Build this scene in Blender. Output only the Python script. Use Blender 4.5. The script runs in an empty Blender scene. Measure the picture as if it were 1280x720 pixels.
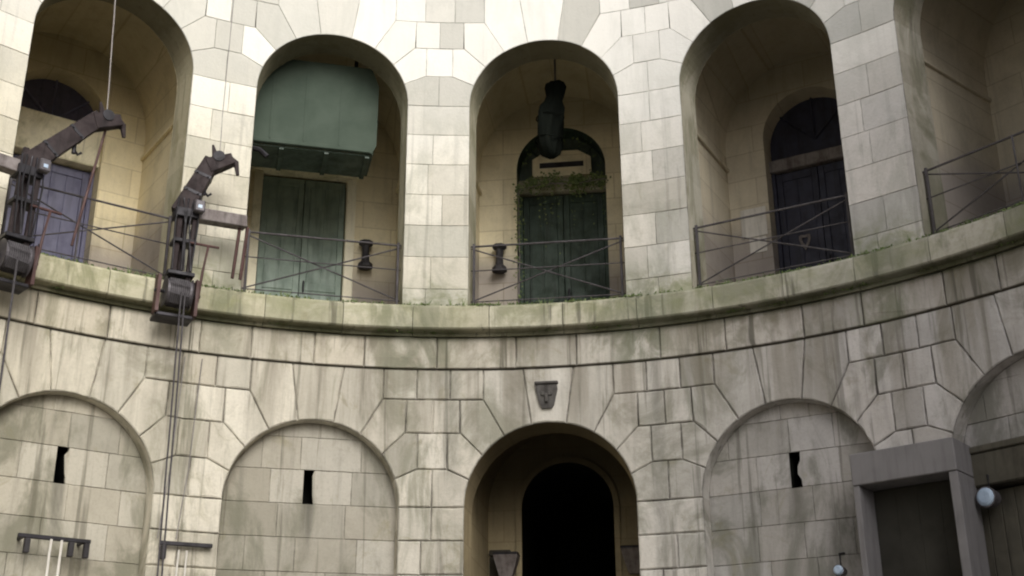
import bpy, math, random
from mathutils import Vector, Matrix
rnd = random.Random(7)
sc = bpy.context.scene
COL = sc.collection
pi = math.pi
R = 6.0; D = .3717; PH = .13          # courtyard radius, bay pitch (rad), angle of the middle bay
AL, AU = .807, .788                   # half widths of lower / upper arches
ZSL, ZSU = 4.056, 8.37                # springing heights
LIVE = 5.95                           # gallery floor
rad = math.radians

# ------------------------------------------------------------------ mesh helper
class MB:
    def __init__(s): s.v = []; s.f = []; s.c = []
    def add(s, vs, fs, c=(.5, .5, .5)):
        b = len(s.v); s.v += [tuple(p) for p in vs]
        for f in fs: s.f.append([b + i for i in f]); s.c.append(c)
    def build(s, name, mat, parent=None, loc=None, rotz=None, smooth=False):
        me = bpy.data.meshes.new(name); me.from_pydata(s.v, [], s.f)
        at = me.color_attributes.new('Col', 'FLOAT_COLOR', 'CORNER')
        d = []
        for f, c in zip(s.f, s.c): d += [c[0], c[1], c[2], 1.] * len(f)
        at.data.foreach_set('color', d)
        import bmesh
        bm = bmesh.new(); bm.from_mesh(me)
        bmesh.ops.recalc_face_normals(bm, faces=bm.faces) if not getattr(s, 'keep', False) else None
        bm.to_mesh(me); bm.free()
        if smooth:
            for p in me.polygons: p.use_smooth = True
        me.materials.append(mat)
        o = bpy.data.objects.new(name, me); COL.objects.link(o)
        if parent: o.parent = parent
        if loc: o.location = loc
        if rotz is not None: o.rotation_euler.z = rotz
        return o
    def box(s, x0, x1, y0, y1, z0, z1, c=(.5, .5, .5), bev=0.0, M=None):
        b = min(bev, (x1 - x0) / 3, (y1 - y0) / 3, (z1 - z0) / 3)
        if b <= 0:
            vs = [Vector((x, y, z)) for x in (x0, x1) for y in (y0, y1) for z in (z0, z1)]
            fs = [(0, 1, 3, 2), (4, 6, 7, 5), (0, 4, 5, 1), (2, 3, 7, 6), (0, 2, 6, 4), (1, 5, 7, 3)]
        else:
            vs = []; idx = {}
            X = (x0, x1); Y = (y0, y1); Z = (z0, z1)
            for i in (0, 1):
                for j in (0, 1):
                    for k in (0, 1):
                        for a in (0, 1, 2):
                            p = [X[i], Y[j], Z[k]]; sg = [1 - 2 * i, 1 - 2 * j, 1 - 2 * k]
                            for q in (0, 1, 2):
                                if q != a: p[q] += sg[q] * b
                            idx[i, j, k, a] = len(vs); vs.append(Vector(p))
            fs = []
            for i in (0, 1):
                fs.append([idx[i, 0, 0, 0], idx[i, 1, 0, 0], idx[i, 1, 1, 0], idx[i, 0, 1, 0]])
                fs.append([idx[0, i, 0, 1], idx[1, i, 0, 1], idx[1, i, 1, 1], idx[0, i, 1, 1]])
                fs.append([idx[0, 0, i, 2], idx[1, 0, i, 2], idx[1, 1, i, 2], idx[0, 1, i, 2]])
                for j in (0, 1):
                    fs.append([idx[i, j, 0, 0], idx[i, j, 1, 0], idx[i, j, 1, 1], idx[i, j, 0, 1]])
                    fs.append([idx[i, 0, j, 0], idx[i, 1, j, 0], idx[i, 1, j, 2], idx[i, 0, j, 2]])
                    fs.append([idx[0, i, j, 1], idx[1, i, j, 1], idx[1, i, j, 2], idx[0, i, j, 2]])
                    for k in (0, 1): fs.append([idx[i, j, k, 0], idx[i, j, k, 1], idx[i, j, k, 2]])
        if M is not None: vs = [M @ v for v in vs]
        s.add(vs, fs, c)
    def beam(s, a, b, w0, h0, w1=None, h1=None, c=(.5, .5, .5), up=(0, 0, 1), bev=.006):
        a = Vector(a); b = Vector(b); d = (b - a); L = d.length; d.normalize()
        u = Vector(up); sd = d.cross(u)
        if sd.length < .05: u = Vector((0, 1, 0)); sd = d.cross(u)
        sd.normalize(); u = sd.cross(d).normalized()
        w1 = w1 or w0; h1 = h1 or h0
        vs = []
        for p, w, h, e in ((a, w0, h0, 1), (b, w1, h1, -1)):
            for (q, t) in ((0, bev), (bev, 0)):
                pass
            # ring with chamfered corners
            for (sx, sy) in ((-1, -1), (1, -1), (1, 1), (-1, 1)):
                o = (bev, 0) if sx * sy > 0 else (0, bev)
                o2 = (0, bev) if sx * sy > 0 else (bev, 0)
                for oo in (o, o2): vs.append(p + sd * (sx * (w / 2 - oo[0])) + u * (sy * (h / 2 - oo[1])))
        n = 8
        # order points of each ring by angle
        def order(base, p):
            q = list(range(base, base + n))
            q.sort(key=lambda i: math.atan2((vs[i] - p).dot(u), (vs[i] - p).dot(sd)))
            return q
        r0 = order(0, a); r1 = order(n, b)
        fs = [r0[::-1], r1]
        for i in range(n): fs.append([r0[i], r0[(i + 1) % n], r1[(i + 1) % n], r1[i]])
        s.add(vs, fs, c)
    def tube(s, pts, r, n=8, c=(.5, .5, .5), rs=None):
        pts = [Vector(p) for p in pts]; vs = []; fs = []; m = len(pts)
        ref = Vector((0, 0, 1))
        for i, p in enumerate(pts):
            d = (pts[min(i + 1, m - 1)] - pts[max(i - 1, 0)]).normalized()
            a = d.cross(ref)
            if a.length < .1: a = d.cross(Vector((0, 1, 0)))
            a.normalize(); b = d.cross(a)
            rr = rs[i] if rs else r
            for k in range(n):
                t = 2 * pi * k / n; vs.append(p + a * (rr * math.cos(t)) + b * (rr * math.sin(t)))
        for i in range(m - 1):
            for k in range(n):
                k2 = (k + 1) % n; fs.append([i * n + k, i * n + k2, (i + 1) * n + k2, (i + 1) * n + k])
        fs.append(list(range(n))[::-1]); fs.append([(m - 1) * n + k for k in range(n)])
        s.add(vs, fs, c)
    def prism(s, poly, y0, y1, c=(.5, .5, .5)):      # polygon in x,z extruded along y
        n = len(poly)
        vs = [Vector((x, y0, z)) for x, z in poly] + [Vector((x, y1, z)) for x, z in poly]
        fs = [list(range(n)), list(range(n, 2 * n))[::-1]]
        for i in range(n): fs.append([i, (i + 1) % n, n + (i + 1) % n, n + i])
        s.add(vs, fs, c)

def inset(poly, d):
    n = len(poly); out = []
    A = sum(poly[i][0] * poly[(i + 1) % n][1] - poly[(i + 1) % n][0] * poly[i][1] for i in range(n))
    sg = 1 if A > 0 else -1
    for i in range(n):
        p0 = poly[i - 1]; p1 = poly[i]; p2 = poly[(i + 1) % n]
        e1 = (p1[0] - p0[0], p1[1] - p0[1]); e2 = (p2[0] - p1[0], p2[1] - p1[1])
        l1 = math.hypot(*e1) or 1e-9; l2 = math.hypot(*e2) or 1e-9
        n1 = (-e1[1] / l1 * sg, e1[0] / l1 * sg); n2 = (-e2[1] / l2 * sg, e2[0] / l2 * sg)
        k = 1 + n1[0] * n2[0] + n1[1] * n2[1]
        k = max(k, .35)
        out.append((p1[0] + d * (n1[0] + n2[0]) / k, p1[1] + d * (n1[1] + n2[1]) / k))
    return out

def rc():
    return (rnd.random(), rnd.random(), rnd.random())

def block(mb, poly, mp, gap=.012, bev=.008, depth=.02, jit=.003, col=None, n=1):
    """one dressed stone: poly in wall coordinates, mp(u, v, d) -> point d metres behind the face"""
    # split long edges so a stone follows the curve of the wall
    P = []
    m = len(poly)
    for i in range(m):
        a = poly[i]; b = poly[(i + 1) % m]
        k = max(1, int(math.hypot(b[0] - a[0], b[1] - a[1]) / .1 + .5)) if n > 1 else 1
        for j in range(k):
            t = j / k; P.append((a[0] + (b[0] - a[0]) * t, a[1] + (b[1] - a[1]) * t))
    off = rnd.uniform(-jit, jit); c = col or rc()
    i1 = inset(P, gap / 2); i2 = inset(P, gap / 2 + bev)
    m = len(P)
    if n > 1:
        e = gap * .18 + bev * .22
        for i in range(m):
            q = e * (1 if rnd.random() > .06 else 3.2)
            du, dv = rnd.uniform(-q, q), rnd.uniform(-q, q); i1[i] = (i1[i][0] + du * .5, i1[i][1] + dv * .5); i2[i] = (i2[i][0] + du * 1.2, i2[i][1] + dv * 1.2)
    vs = [mp(u, v, depth) for u, v in P] + [mp(u, v, depth) for u, v in i1] + [mp(u, v, bev * .9 + off) for u, v in i1] + [mp(u, v, off) for u, v in i2]
    fs = []
    for i in range(m):
        j = (i + 1) % m
        for r in (0, 1, 2): fs.append([r * m + i, r * m + j, (r + 1) * m + j, (r + 1) * m + i])
    fs.append([3 * m + i for i in range(m)])
    b0 = len(mb.c); mb.add(vs, fs, c)
    for i in range(m):
        mb.c[b0 + 3 * i] = (c[0], -1., c[2]); mb.c[b0 + 3 * i + 1] = (c[0], -1., c[2])

def clip(poly, conv):
    """Sutherland-Hodgman, conv counter-clockwise"""
    out = list(poly); n = len(conv)
    for i in range(n):
        a = conv[i]; b = conv[(i + 1) % n]
        f = lambda p: (b[0] - a[0]) * (p[1] - a[1]) - (b[1] - a[1]) * (p[0] - a[0])
        src = out; out = []
        for k in range(len(src)):
            p = src[k]; q = src[(k + 1) % len(src)]; fp = f(p); fq = f(q)
            if fp >= 0: out.append(p)
            if fp * fq < 0:
                t = fp / (fp - fq); out.append((p[0] + t * (q[0] - p[0]), p[1] + t * (q[1] - p[1])))
        if len(out) < 3: return []
    res = []
    for p in out:
        if not res or math.hypot(p[0] - res[-1][0], p[1] - res[-1][1]) > .004: res.append(p)
    if len(res) > 2 and math.hypot(res[0][0] - res[-1][0], res[0][1] - res[-1][1]) < .004: res.pop()
    return res if len(res) > 2 else []

# ------------------------------------------------------------------ materials
class N:
    def __init__(s, name):
        s.m = bpy.data.materials.new(name); s.m.use_nodes = True; s.t = s.m.node_tree; s.t.nodes.clear()
        s.out = s.new('ShaderNodeOutputMaterial'); s.b = s.new('ShaderNodeBsdfPrincipled')
        s.l(s.b.outputs[0], s.out.inputs[0])
    def new(s, k, **kw):
        n = s.t.nodes.new(k)
        for a, b in kw.items(): setattr(n, a, b)
        return n
    def l(s, a, b): s.t.links.new(a, b)
    def val(s, i, v):
        if hasattr(v, 'links') or hasattr(v, 'is_output') : s.l(v, i)
        else: i.default_value = v
    def math(s, op, a, b=0., clamp=False):
        n = s.new('ShaderNodeMath', operation=op, use_clamp=clamp); s.val(n.inputs[0], a); s.val(n.inputs[1], b); return n.outputs[0]
    def mix(s, f, a, b, bt='MIX'):
        n = s.new('ShaderNodeMix', data_type='RGBA', blend_type=bt)
        s.val(n.inputs[0], f)
        for i, q in ((6, a), (7, b)):
            if isinstance(q, tuple): n.inputs[i].default_value = (*q, 1.)
            else: s.l(q, n.inputs[i])
        return n.outputs[2]
    def noise(s, vec, scale, detail=5, rough=.6, dist=0.):
        n = s.new('ShaderNodeTexNoise'); n.inputs['Scale'].default_value = scale; n.inputs['Detail'].default_value = detail
        n.inputs['Roughness'].default_value = rough; n.inputs['Distortion'].default_value = dist
        s.l(vec, n.inputs['Vector']); return n.outputs['Fac']
    def ramp(s, f, a, b, lo=0., hi=1.):
        n = s.new('ShaderNodeMapRange', interpolation_type='SMOOTHSTEP'); s.val(n.inputs[0], f)
        for i, q in zip((1, 2, 3, 4), (a, b, lo, hi)): n.inputs[i].default_value = q
        return n.outputs[0]
    def scl(s, vec, v):
        n = s.new('ShaderNodeVectorMath', operation='MULTIPLY'); s.l(vec, n.inputs[0]); n.inputs[1].default_value = v; return n.outputs[0]
    def bump(s, h, st, dist=.01):
        n = s.new('ShaderNodeBump'); n.inputs['Strength'].default_value = st; n.inputs['Distance'].default_value = dist
        s.l(h, n.inputs['Height']); s.l(n.outputs[0], s.b.inputs['Normal'])

def stone(name, light, mid, dark, var=1., moss=None, streak=.5, stain=None, brick=0., warm=True, wash=False, drip=False, low=None):
    k = N(name)
    g = k.new('ShaderNodeNewGeometry'); pos = g.outputs['Position']
    at = k.new('ShaderNodeAttribute', attribute_name='Col'); sp = k.new('ShaderNodeSeparateColor'); k.l(at.outputs['Color'], sp.inputs[0])
    ps = k.new('ShaderNodeSeparateXYZ'); k.l(pos, ps.inputs[0]); X, Y, Z = ps.outputs
    big = k.noise(pos, .9, 4, .55); med = k.noise(pos, 4.5, 6, .65, .4); fine = k.noise(pos, 38., 5, .7)
    stv = k.noise(k.scl(pos, (5.5, 5.5, .45)), 1.6, 5, .6, .3)
    # value choice per block plus mottling
    f = k.math('ADD', k.math('MULTIPLY', sp.outputs[0], .75 * var), k.math('MULTIPLY', med, .9))
    f = k.math('ADD', f, k.math('MULTIPLY', big, .5))
    f = k.math('SUBTRACT', f, .55 + .375 * (var - 1))
    c = k.mix(k.ramp(f, .1, .95), light, mid)
    c = k.mix(k.math('MULTIPLY', k.ramp(sp.outputs[1], .72, 1.), .55 * var), c, dark)
    # hue drift between stones
    c = k.mix(k.math('MULTIPLY', sp.outputs[2], .25 * var), c, (mid[0] * 1.08, mid[1] * .98, mid[2] * .84))
    c = k.mix(k.math('MULTIPLY', k.ramp(fine, .45, .8), .28), c, tuple(q * .55 for q in mid))
    c = k.mix(k.math('MULTIPLY', k.ramp(stv, .5, .75), streak), c, tuple(q * .62 for q in dark))
    # damp blotches, stretched downward
    bamt = .25 if brick else (.5 if name == 'upper_stone' else .9)
    bl = k.noise(k.scl(pos, (1.6, 1.6, .8)), 1.1, 7, .68, .8)
    c = k.mix(k.ramp(bl, .47, .64, 0., .85 * bamt), c, tuple(q * r_ for q, r_ in zip(dark, (.78, .80, .72))))
    bl2 = k.noise(k.scl(pos, (1.2, 1.2, 1.)), 2.3, 7, .7, 1.)
    c = k.mix(k.ramp(bl2, .56, .72, 0., .5 * bamt), c, (.20, .185, .10))
    st2 = k.noise(k.scl(pos, (9., 9., .35)), 1.3, 4, .6, .2)
    c = k.mix(k.math('MULTIPLY', k.ramp(st2, .57, .68), min(1., streak * 1.7) * bamt), c, (.115, .11, .09))
    if warm:  # left: ochre stone hue; right: cooler, darker shade painted into the colour
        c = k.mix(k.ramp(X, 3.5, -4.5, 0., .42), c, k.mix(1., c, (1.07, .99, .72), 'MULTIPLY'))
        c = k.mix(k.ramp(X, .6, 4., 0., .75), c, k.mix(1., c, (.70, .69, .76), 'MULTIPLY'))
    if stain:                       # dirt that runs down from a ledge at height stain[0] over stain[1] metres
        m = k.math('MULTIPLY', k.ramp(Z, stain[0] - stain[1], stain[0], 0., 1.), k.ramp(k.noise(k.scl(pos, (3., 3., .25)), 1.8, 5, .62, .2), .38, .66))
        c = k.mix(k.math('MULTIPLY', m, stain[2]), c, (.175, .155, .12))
    if moss:                        # green band between heights
        z0, z1, amt = moss
        m = k.math('MULTIPLY', k.ramp(Z, z0 - .22, z0), k.ramp(Z, z1 + .35, z1))
        m = k.math('MULTIPLY', m, k.ramp(k.noise(k.scl(pos, (1., 1., 1.6)), 2.6, 6, .68, .5), .40, .66))
        c = k.mix(k.math('MULTIPLY', m, amt), c, (.155, .175, .065))
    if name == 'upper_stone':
        c = k.mix(k.ramp(k.math('ADD', Z, k.math('MULTIPLY', med, .6)), 7.4, 9.2, 0., .62), c, k.mix(k.ramp(sp.outputs[0], .3, .85), (.84, .83, .80), (.50, .50, .475)))  # whiter toward the top: stronger skylight painted into the stone colour
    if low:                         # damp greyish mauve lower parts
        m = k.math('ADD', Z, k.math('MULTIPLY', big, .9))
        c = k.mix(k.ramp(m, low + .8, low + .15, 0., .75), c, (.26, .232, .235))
    if wash:
        c = k.mix(k.math('MULTIPLY', k.ramp(k.noise(pos, 1.7, 5, .6, .6), .5, .72), .22), c, (.12, .11, .06))
    if drip:                        # old water run down the pier right of the middle bay
        a = k.math('ARCTAN2', X, Y)
        a = k.math('ADD', a, k.math('MULTIPLY', k.math('SUBTRACT', med, .5), .006))
        d = k.math('ABSOLUTE', k.math('SUBTRACT', a, .302))
        c = k.mix(k.math('MULTIPLY', k.ramp(d, .016, .004), k.ramp(k.noise(k.scl(pos, (4., 4., .9)), 2., 6, .7, .5), .3, .65, .1, .6)), c, (.19, .185, .165))
        d = k.math('ABSOLUTE', k.math('SUBTRACT', a, -.026))
        c = k.mix(k.math('MULTIPLY', k.math('MULTIPLY', k.ramp(d, .02, .006), k.ramp(Z, 4.1, 4.5)), .3), c, (.19, .185, .165))
    if brick:
        # faint ashlar joints on plastered inner walls
        u = k.math('MULTIPLY', k.math('ARCTAN2', X, Y), 7.4)
        cm = k.new('ShaderNodeCombineXYZ'); k.l(u, cm.inputs[0]); k.l(Z, cm.inputs[1])
        bt = k.new('ShaderNodeTexBrick'); k.l(cm.outputs[0], bt.inputs['Vector'])
        bt.inputs['Scale'].default_value = 1.; bt.inputs['Mortar Size'].default_value = .008; bt.inputs['Mortar Smooth'].default_value = .6
        bt.inputs['Brick Width'].default_value = .62; bt.inputs['Row Height'].default_value = .34
        bt.inputs['Color1'].default_value = (1, 1, 1, 1); bt.inputs['Color2'].default_value = (.8, .79, .8, 1); bt.inputs['Mortar'].default_value = (.5, .46, .4, 1)
        c = k.mix(brick, c, bt.outputs['Color'], 'MULTIPLY')
    if name in ('lower_stone', 'frieze_stone', 'cornice_stone'):
        dl = k.math('ABSOLUTE', k.math('SUBTRACT', Z, 5.411))
        c = k.mix(k.math('MULTIPLY', k.ramp(dl, .022, .004), .85), c, (.05, .042, .03))  # joint and shade line below the frieze step, painted into the colour
        c = k.mix(k.math('MULTIPLY', k.math('MULTIPLY', k.ramp(Z, 5.68, 5.74), k.ramp(Z, 5.80, 5.775)), k.ramp(big, .3, .6, .35, .85)), c, (.045, .048, .02))  # dark green-brown band painted as the shade under the cornice
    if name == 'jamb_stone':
        c = k.mix(k.ramp(Z, 8.3, 9.0, 0., .82), c, (.10, .09, .055))  # shade under the arch top, painted into the reveal stones
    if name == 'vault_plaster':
        c = k.mix(k.ramp(Z, 8.8, 9.4, 0., .6), c, (.16, .14, .085))  # vault shade near the crown put into the plaster colour
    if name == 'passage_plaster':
        c = k.mix(k.ramp(Z, 3.9, 4.9, 0., .85), c, (.06, .05, .03))  # passage darkens upward: shade below its arch painted in
    if name in ('upper_stone', 'cornice_stone', 'frieze_stone'):
        a_ = k.math('ARCTAN2', X, Y); nn = k.noise(k.scl(pos, (2., 2., 1.2)), 2.2, 7, .7, .8)
        for ang, wd, zt_, am in ((.285, .075, 6.75, .75), (-.085, .085, 6.5, .55), (-.40, .05, 6.4, .4), (.675, .07, 6.6, .6)):
            mm = k.math('MULTIPLY', k.ramp(k.math('ABSOLUTE', k.math('SUBTRACT', a_, ang)), wd, wd * .25), k.ramp(Z, zt_, 6.0))
            mm = k.math('MULTIPLY', mm, k.ramp(nn, .34, .58))
            c = k.mix(k.math('MULTIPLY', mm, am), c, (.155, .165, .115))
    if name == 'niche_stone':
        a_ = k.math('ARCTAN2', X, Y)
        for q, dx in ((-2, .035), (-1, -.02), (1, .02)):
            d_ = k.math('ABSOLUTE', k.math('SUBTRACT', a_, PH + q * D + dx / 6.13))
            mm = k.math('MULTIPLY', k.math('MULTIPLY', k.ramp(d_, .013, .003), k.ramp(Z, 3.3, 4.08)), k.math('LESS_THAN', Z, 4.09))
            c = k.mix(k.math('MULTIPLY', mm, k.ramp(stv, .3, .6, .2, .7)), c, (.10, .095, .08))
    c = k.mix(k.math('LESS_THAN', sp.outputs[1], -.5), c, k.mix(k.ramp(med, .38, .62, .05, .7), c, (.05, .042, .035)))
    k.l(c, k.b.inputs['Base Color']); k.b.inputs['Roughness'].default_value = .93
    k.b.inputs['Specular IOR Level'].default_value = .2
    h = k.math('ADD', k.math('MULTIPLY', med, 1.), k.math('MULTIPLY', fine, .5))
    k.bump(h, .55, .012)
    return k.m

def paint(name, base, dark, rough=.6, metal=0., scale=6., amt=.5, streak=True, spec=.4, bump=.25):
    k = N(name)
    tc = k.new('ShaderNodeTexCoord'); pos = tc.outputs['Object']
    a = k.noise(pos, scale, 6, .65, .3); b = k.noise(k.scl(pos, (7., 7., .7)), 2.2, 4, .6)
    c = k.mix(k.math('MULTIPLY', k.ramp(a, .35, .72), amt), base, dark)
    if streak: c = k.mix(k.math('MULTIPLY', k.ramp(b, .45, .72), amt), c, tuple(q * .6 for q in dark))
    k.l(c, k.b.inputs['Base Color'])
    k.l(k.ramp(a, .3, .7, rough - .12, min(1., rough + .15)), k.b.inputs['Roughness']); k.b.inputs['Metallic'].default_value = metal
    k.b.inputs['Specular IOR Level'].default_value = spec
    k.bump(a, bump, .004)
    return k.m

M = {}
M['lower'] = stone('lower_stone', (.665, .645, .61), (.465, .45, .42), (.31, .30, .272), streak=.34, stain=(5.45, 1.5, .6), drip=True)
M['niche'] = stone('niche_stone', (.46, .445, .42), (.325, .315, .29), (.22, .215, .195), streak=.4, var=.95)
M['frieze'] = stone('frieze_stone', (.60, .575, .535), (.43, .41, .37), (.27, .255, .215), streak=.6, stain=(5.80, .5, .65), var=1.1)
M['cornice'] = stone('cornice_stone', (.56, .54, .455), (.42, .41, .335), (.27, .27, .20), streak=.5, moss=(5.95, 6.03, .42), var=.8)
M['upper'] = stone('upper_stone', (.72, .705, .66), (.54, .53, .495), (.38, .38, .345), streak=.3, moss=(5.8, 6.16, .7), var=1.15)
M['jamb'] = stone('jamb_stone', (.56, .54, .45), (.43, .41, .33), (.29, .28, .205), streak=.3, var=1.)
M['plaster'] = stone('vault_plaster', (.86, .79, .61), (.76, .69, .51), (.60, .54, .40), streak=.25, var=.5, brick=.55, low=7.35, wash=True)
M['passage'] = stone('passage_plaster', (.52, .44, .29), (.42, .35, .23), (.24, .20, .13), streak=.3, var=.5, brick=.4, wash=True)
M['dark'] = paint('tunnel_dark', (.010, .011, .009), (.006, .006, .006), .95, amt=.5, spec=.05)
M['paving'] = stone('paving_stone', (.30, .29, .26), (.22, .21, .19), (.15, .145, .13), streak=0., var=1., warm=False)
M['green'] = paint('old_green_paint', (.28, .35, .30), (.17, .225, .19), .6, amt=.6)
M['hatch_green'] = paint('hatch_green_paint', (.068, .09, .070), (.042, .058, .046), .8, amt=.5, scale=2.2, streak=False, spec=.15)
M['dk_green'] = paint('dark_green_paint', (.045, .075, .055), (.02, .03, .02), .55, amt=.7)
M['navy'] = paint('blue_black_paint', (.035, .035, .062), (.016, .016, .024), .5, amt=.6)
M['purple'] = paint('violet_grey_paint', (.125, .125, .20), (.075, .072, .12), .5, amt=.55)
M['slate'] = paint('slate_glass', (.085, .08, .125), (.03, .03, .04), .35, amt=.5)
M['pale'] = stone('pale_lintel_stone', (.88, .85, .74), (.80, .77, .66), (.6, .57, .46), streak=.25, var=.5)
M['wood'] = paint('dark_timber', (.040, .029, .030), (.018, .014, .015), .75, scale=9., amt=.7, spec=.25)
M['wood_grey'] = paint('weathered_timber', (.24, .215, .21), (.10, .08, .075), .8, scale=9., amt=.7, spec=.25)
M['iron'] = paint('dark_iron', (.030, .028, .034), (.014, .013, .014), .5, metal=.4, amt=.6)
M['red'] = paint('red_brown_paint', (.085, .040, .036), (.045, .022, .02), .6, amt=.6)
M['drum'] = paint('grey_drum_metal', (.12, .11, .12), (.05, .045, .05), .5, metal=.3, amt=.5)
M['rail'] = paint('rusty_rail_paint', (.085, .078, .085), (.05, .042, .042), .7, metal=.2, amt=.6, scale=12.)
M['rope'] = paint('hemp_rope', (.30, .28, .27), (.16, .15, .15), .9, amt=.6, scale=30.)
M['dk_rope'] = paint('tarred_rope', (.075, .07, .075), (.035, .03, .035), .9, amt=.6, scale=30.)
M['concrete'] = paint('grey_board', (.19, .182, .19), (.135, .13, .135), .9, amt=.4, scale=4., spec=.1)
M['brown'] = paint('brown_panel', (.085, .078, .062), (.05, .045, .038), .8, amt=.6, scale=4., spec=.2)
M['mask'] = paint('sooted_carving', (.105, .10, .095), (.055, .05, .048), .95, amt=.7, scale=14., spec=.1, bump=.8)
M['fan_green'] = paint('grey_green_fanlight', (.085, .11, .085), (.04, .055, .04), .7, amt=.6)
M['umber'] = paint('recess_shade_board', (.038, .036, .031), (.02, .019, .016), .9, amt=.6, scale=2.5, spec=.1, streak=False)
M['white'] = paint('white_paint_patch', (.72, .69, .64), (.58, .55, .50), .9, amt=.5, scale=10.)
M['lens'] = paint('frosted_lens', (.42, .52, .66), (.28, .36, .50), .25, amt=.3, spec=.6)
M['black'] = paint('sooty_iron', (.03, .027, .03), (.018, .016, .018), .7, amt=.5)
M['sack'] = paint('dark_cloth', (.009, .011, .009), (.004, .005, .004), .95, amt=.5, spec=.05)
k = N('ivy_leaf'); at = k.new('ShaderNodeAttribute', attribute_name='Col')
sp_ = k.new('ShaderNodeSeparateColor'); k.l(at.outputs['Color'], sp_.inputs[0])
k.l(k.mix(sp_.outputs[0], (.06, .10, .03), (.17, .22, .07)), k.b.inputs['Base Color']); k.b.inputs['Roughness'].default_value = .6
M['leaf'] = k.m

# ------------------------------------------------------------------ object helpers
def top(o, label, cat, group=None, kind=None):
    o['label'] = label; o['category'] = cat
    if group: o['group'] = group
    if kind: o['kind'] = kind
    return o
def empty(name, loc=(0, 0, 0), rotz=0., label=None, cat=None, group=None):
    o = bpy.data.objects.new(name, None); COL.objects.link(o); o.location = loc; o.rotation_euler.z = rotz
    o.empty_display_size = .3
    if label: top(o, label, cat, group)
    return o
def th_of(i): return PH + i * D
def bayM(i, y=0.):
    t = th_of(i)
    return Matrix(((math.cos(t), math.sin(t), 0, R * math.sin(t)), (-math.sin(t), math.cos(t), 0, R * math.cos(t)), (0, 0, 1, 0), (0, 0, 0, 1)))
def at_th(t, r, z): return (r * math.sin(t), r * math.cos(t), z)

def cylmap(r0):
    def mp(s, z, d):
        t = s / R; return Vector(((r0 + d) * math.sin(t), (r0 + d) * math.cos(t), z))
    return mp
def planemap(Mx, y0):
    def mp(u, z, d): return Mx @ Vector((u, y0 + d, z))
    return mp

# ------------------------------------------------------------------ the fort
ZT = 5.411
fort = empty('fort_building', (0, 0, 0), 0, 'curved pale limestone fort wall with two tiers of round arches around the courtyard', 'building')
lower = MB(); upper = MB(); frieze = MB(); cornice = MB()
BAYS = range(-4, 4)
PITCH = D * R

def P(a, zs, deg): return (a * math.sin(rad(deg)), zs + a * math.cos(rad(deg)))
def arc(a, zs, d0, d1, n=5): return [P(a, zs, d0 + (d1 - d0) * i / n) for i in range(n + 1)]

def arch_stones(mb, s0, a, zs, mp, kw, cols=None):
    zA, zB, zC, zt = zs + 1.049, zs + .714, zs + .364, zs + 1.355
    half = PITCH / 2
    st = []
    st.append(arc(a, zs, -12, 12) + [(.247, zt), (-.247, zt)])
    for sg in (1, -1):
        q = []
        q.append(arc(a, zs, 12, 32) + [(.632, zA), (.632, zt), (.247, zt)])
        q.append(arc(a, zs, 32, 52) + [(.85, zB), (.858, zA), (.632, zA)])
        q.append(arc(a, zs, 52, 71) + [(.974, zC), (.974, zB), (.85, zB)])
        q.append(arc(a, zs, 71, 90) + [(half, zs), (half, zC), (.974, zC)])
        for p in q: st.append([(sg * x, z) for x, z in p][::1 if sg == 1 else -1])
    # courses between neighbouring arches (right side of this bay only)
    w = 2 * half - 2 * .632
    for j in range(3): x0 = .632 + w * j / 3; st.append([(x0, zA), (x0 + w / 3, zA), (x0 + w / 3, zt), (x0, zt)])
    w = 2 * half - 2 * .858
    for j in range(2): x0 = .858 + w * j / 2; st.append([(x0, zB), (x0 + w / 2, zB), (x0 + w / 2, zA), (x0, zA)])
    st.append([(.974, zC), (2 * half - .974, zC), (2 * half - .974, zB), (.974, zB)])
    for p in st:
        block(mb, [(s0 + x, z) for x, z in p], mp, n=2, **kw)

def pier(mb, s0, a, ztop, zbot, h, mp, kw, ph=0):
    z = ztop; j = ph; half = PITCH / 2
    x0 = a; x1 = 2 * half - a
    while z > zbot + .02:
        z2 = max(zbot, z - h)
        m = rnd.choice([.5, .42, .58, .5]) if j % 2 else None
        if m is None: parts = [(x0, x1)] if (j // 2) % 2 == 0 else [(x0, x0 + (x1 - x0) * .35), (x0 + (x1 - x0) * .35, x1)]
        else: xm = x0 + (x1 - x0) * m; parts = [(x0, xm), (xm, x1)]
        for (p, q) in parts: block(mb, [(s0 + p, z2), (s0 + q, z2), (s0 + q, z), (s0 + p, z)], mp, n=2, **kw)
        z = z2; j += 1

def courses(mb, s0, s1, z0, z1, h, mp, kw, wmin=.45, wmax=.8):
    z = z0
    while z < z1 - .02:
        z2 = min(z1, z + h); s = s0
        first = True
        while s < s1 - .01:
            w = rnd.uniform(wmin, wmax) * (rnd.uniform(.4, 1) if first else 1); first = False
            s2 = s + w
            if s1 - s2 < .25: s2 = s1
            block(mb, [(s, z), (s2, z), (s2, z2), (s, z2)], mp, n=2, **kw); s = s2
        z = z2

LK = dict(gap=.010, bev=.010, depth=.022, jit=.003)
UK = dict(gap=.004, bev=.003, depth=.012, jit=.002)
mpL = cylmap(R); mpU = cylmap(R + .03)
SL = R * (th_of(-4)) - PITCH / 2; SR = R * (th_of(3)) + PITCH / 2
ZU = 12.2
for i in BAYS:
    s0 = R * th_of(i)
    arch_stones(lower, s0, AL, ZSL, mpL, LK)
    arch_stones(upper, s0, AU, ZSU, mpU, UK)
    pier(lower, s0, AL, ZSL, 0., .312, mpL, LK, ph=i % 2)
    pier(upper, s0, AU, ZSU, 5.9, .35, mpU, UK, ph=(i + 1) % 2)
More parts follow.
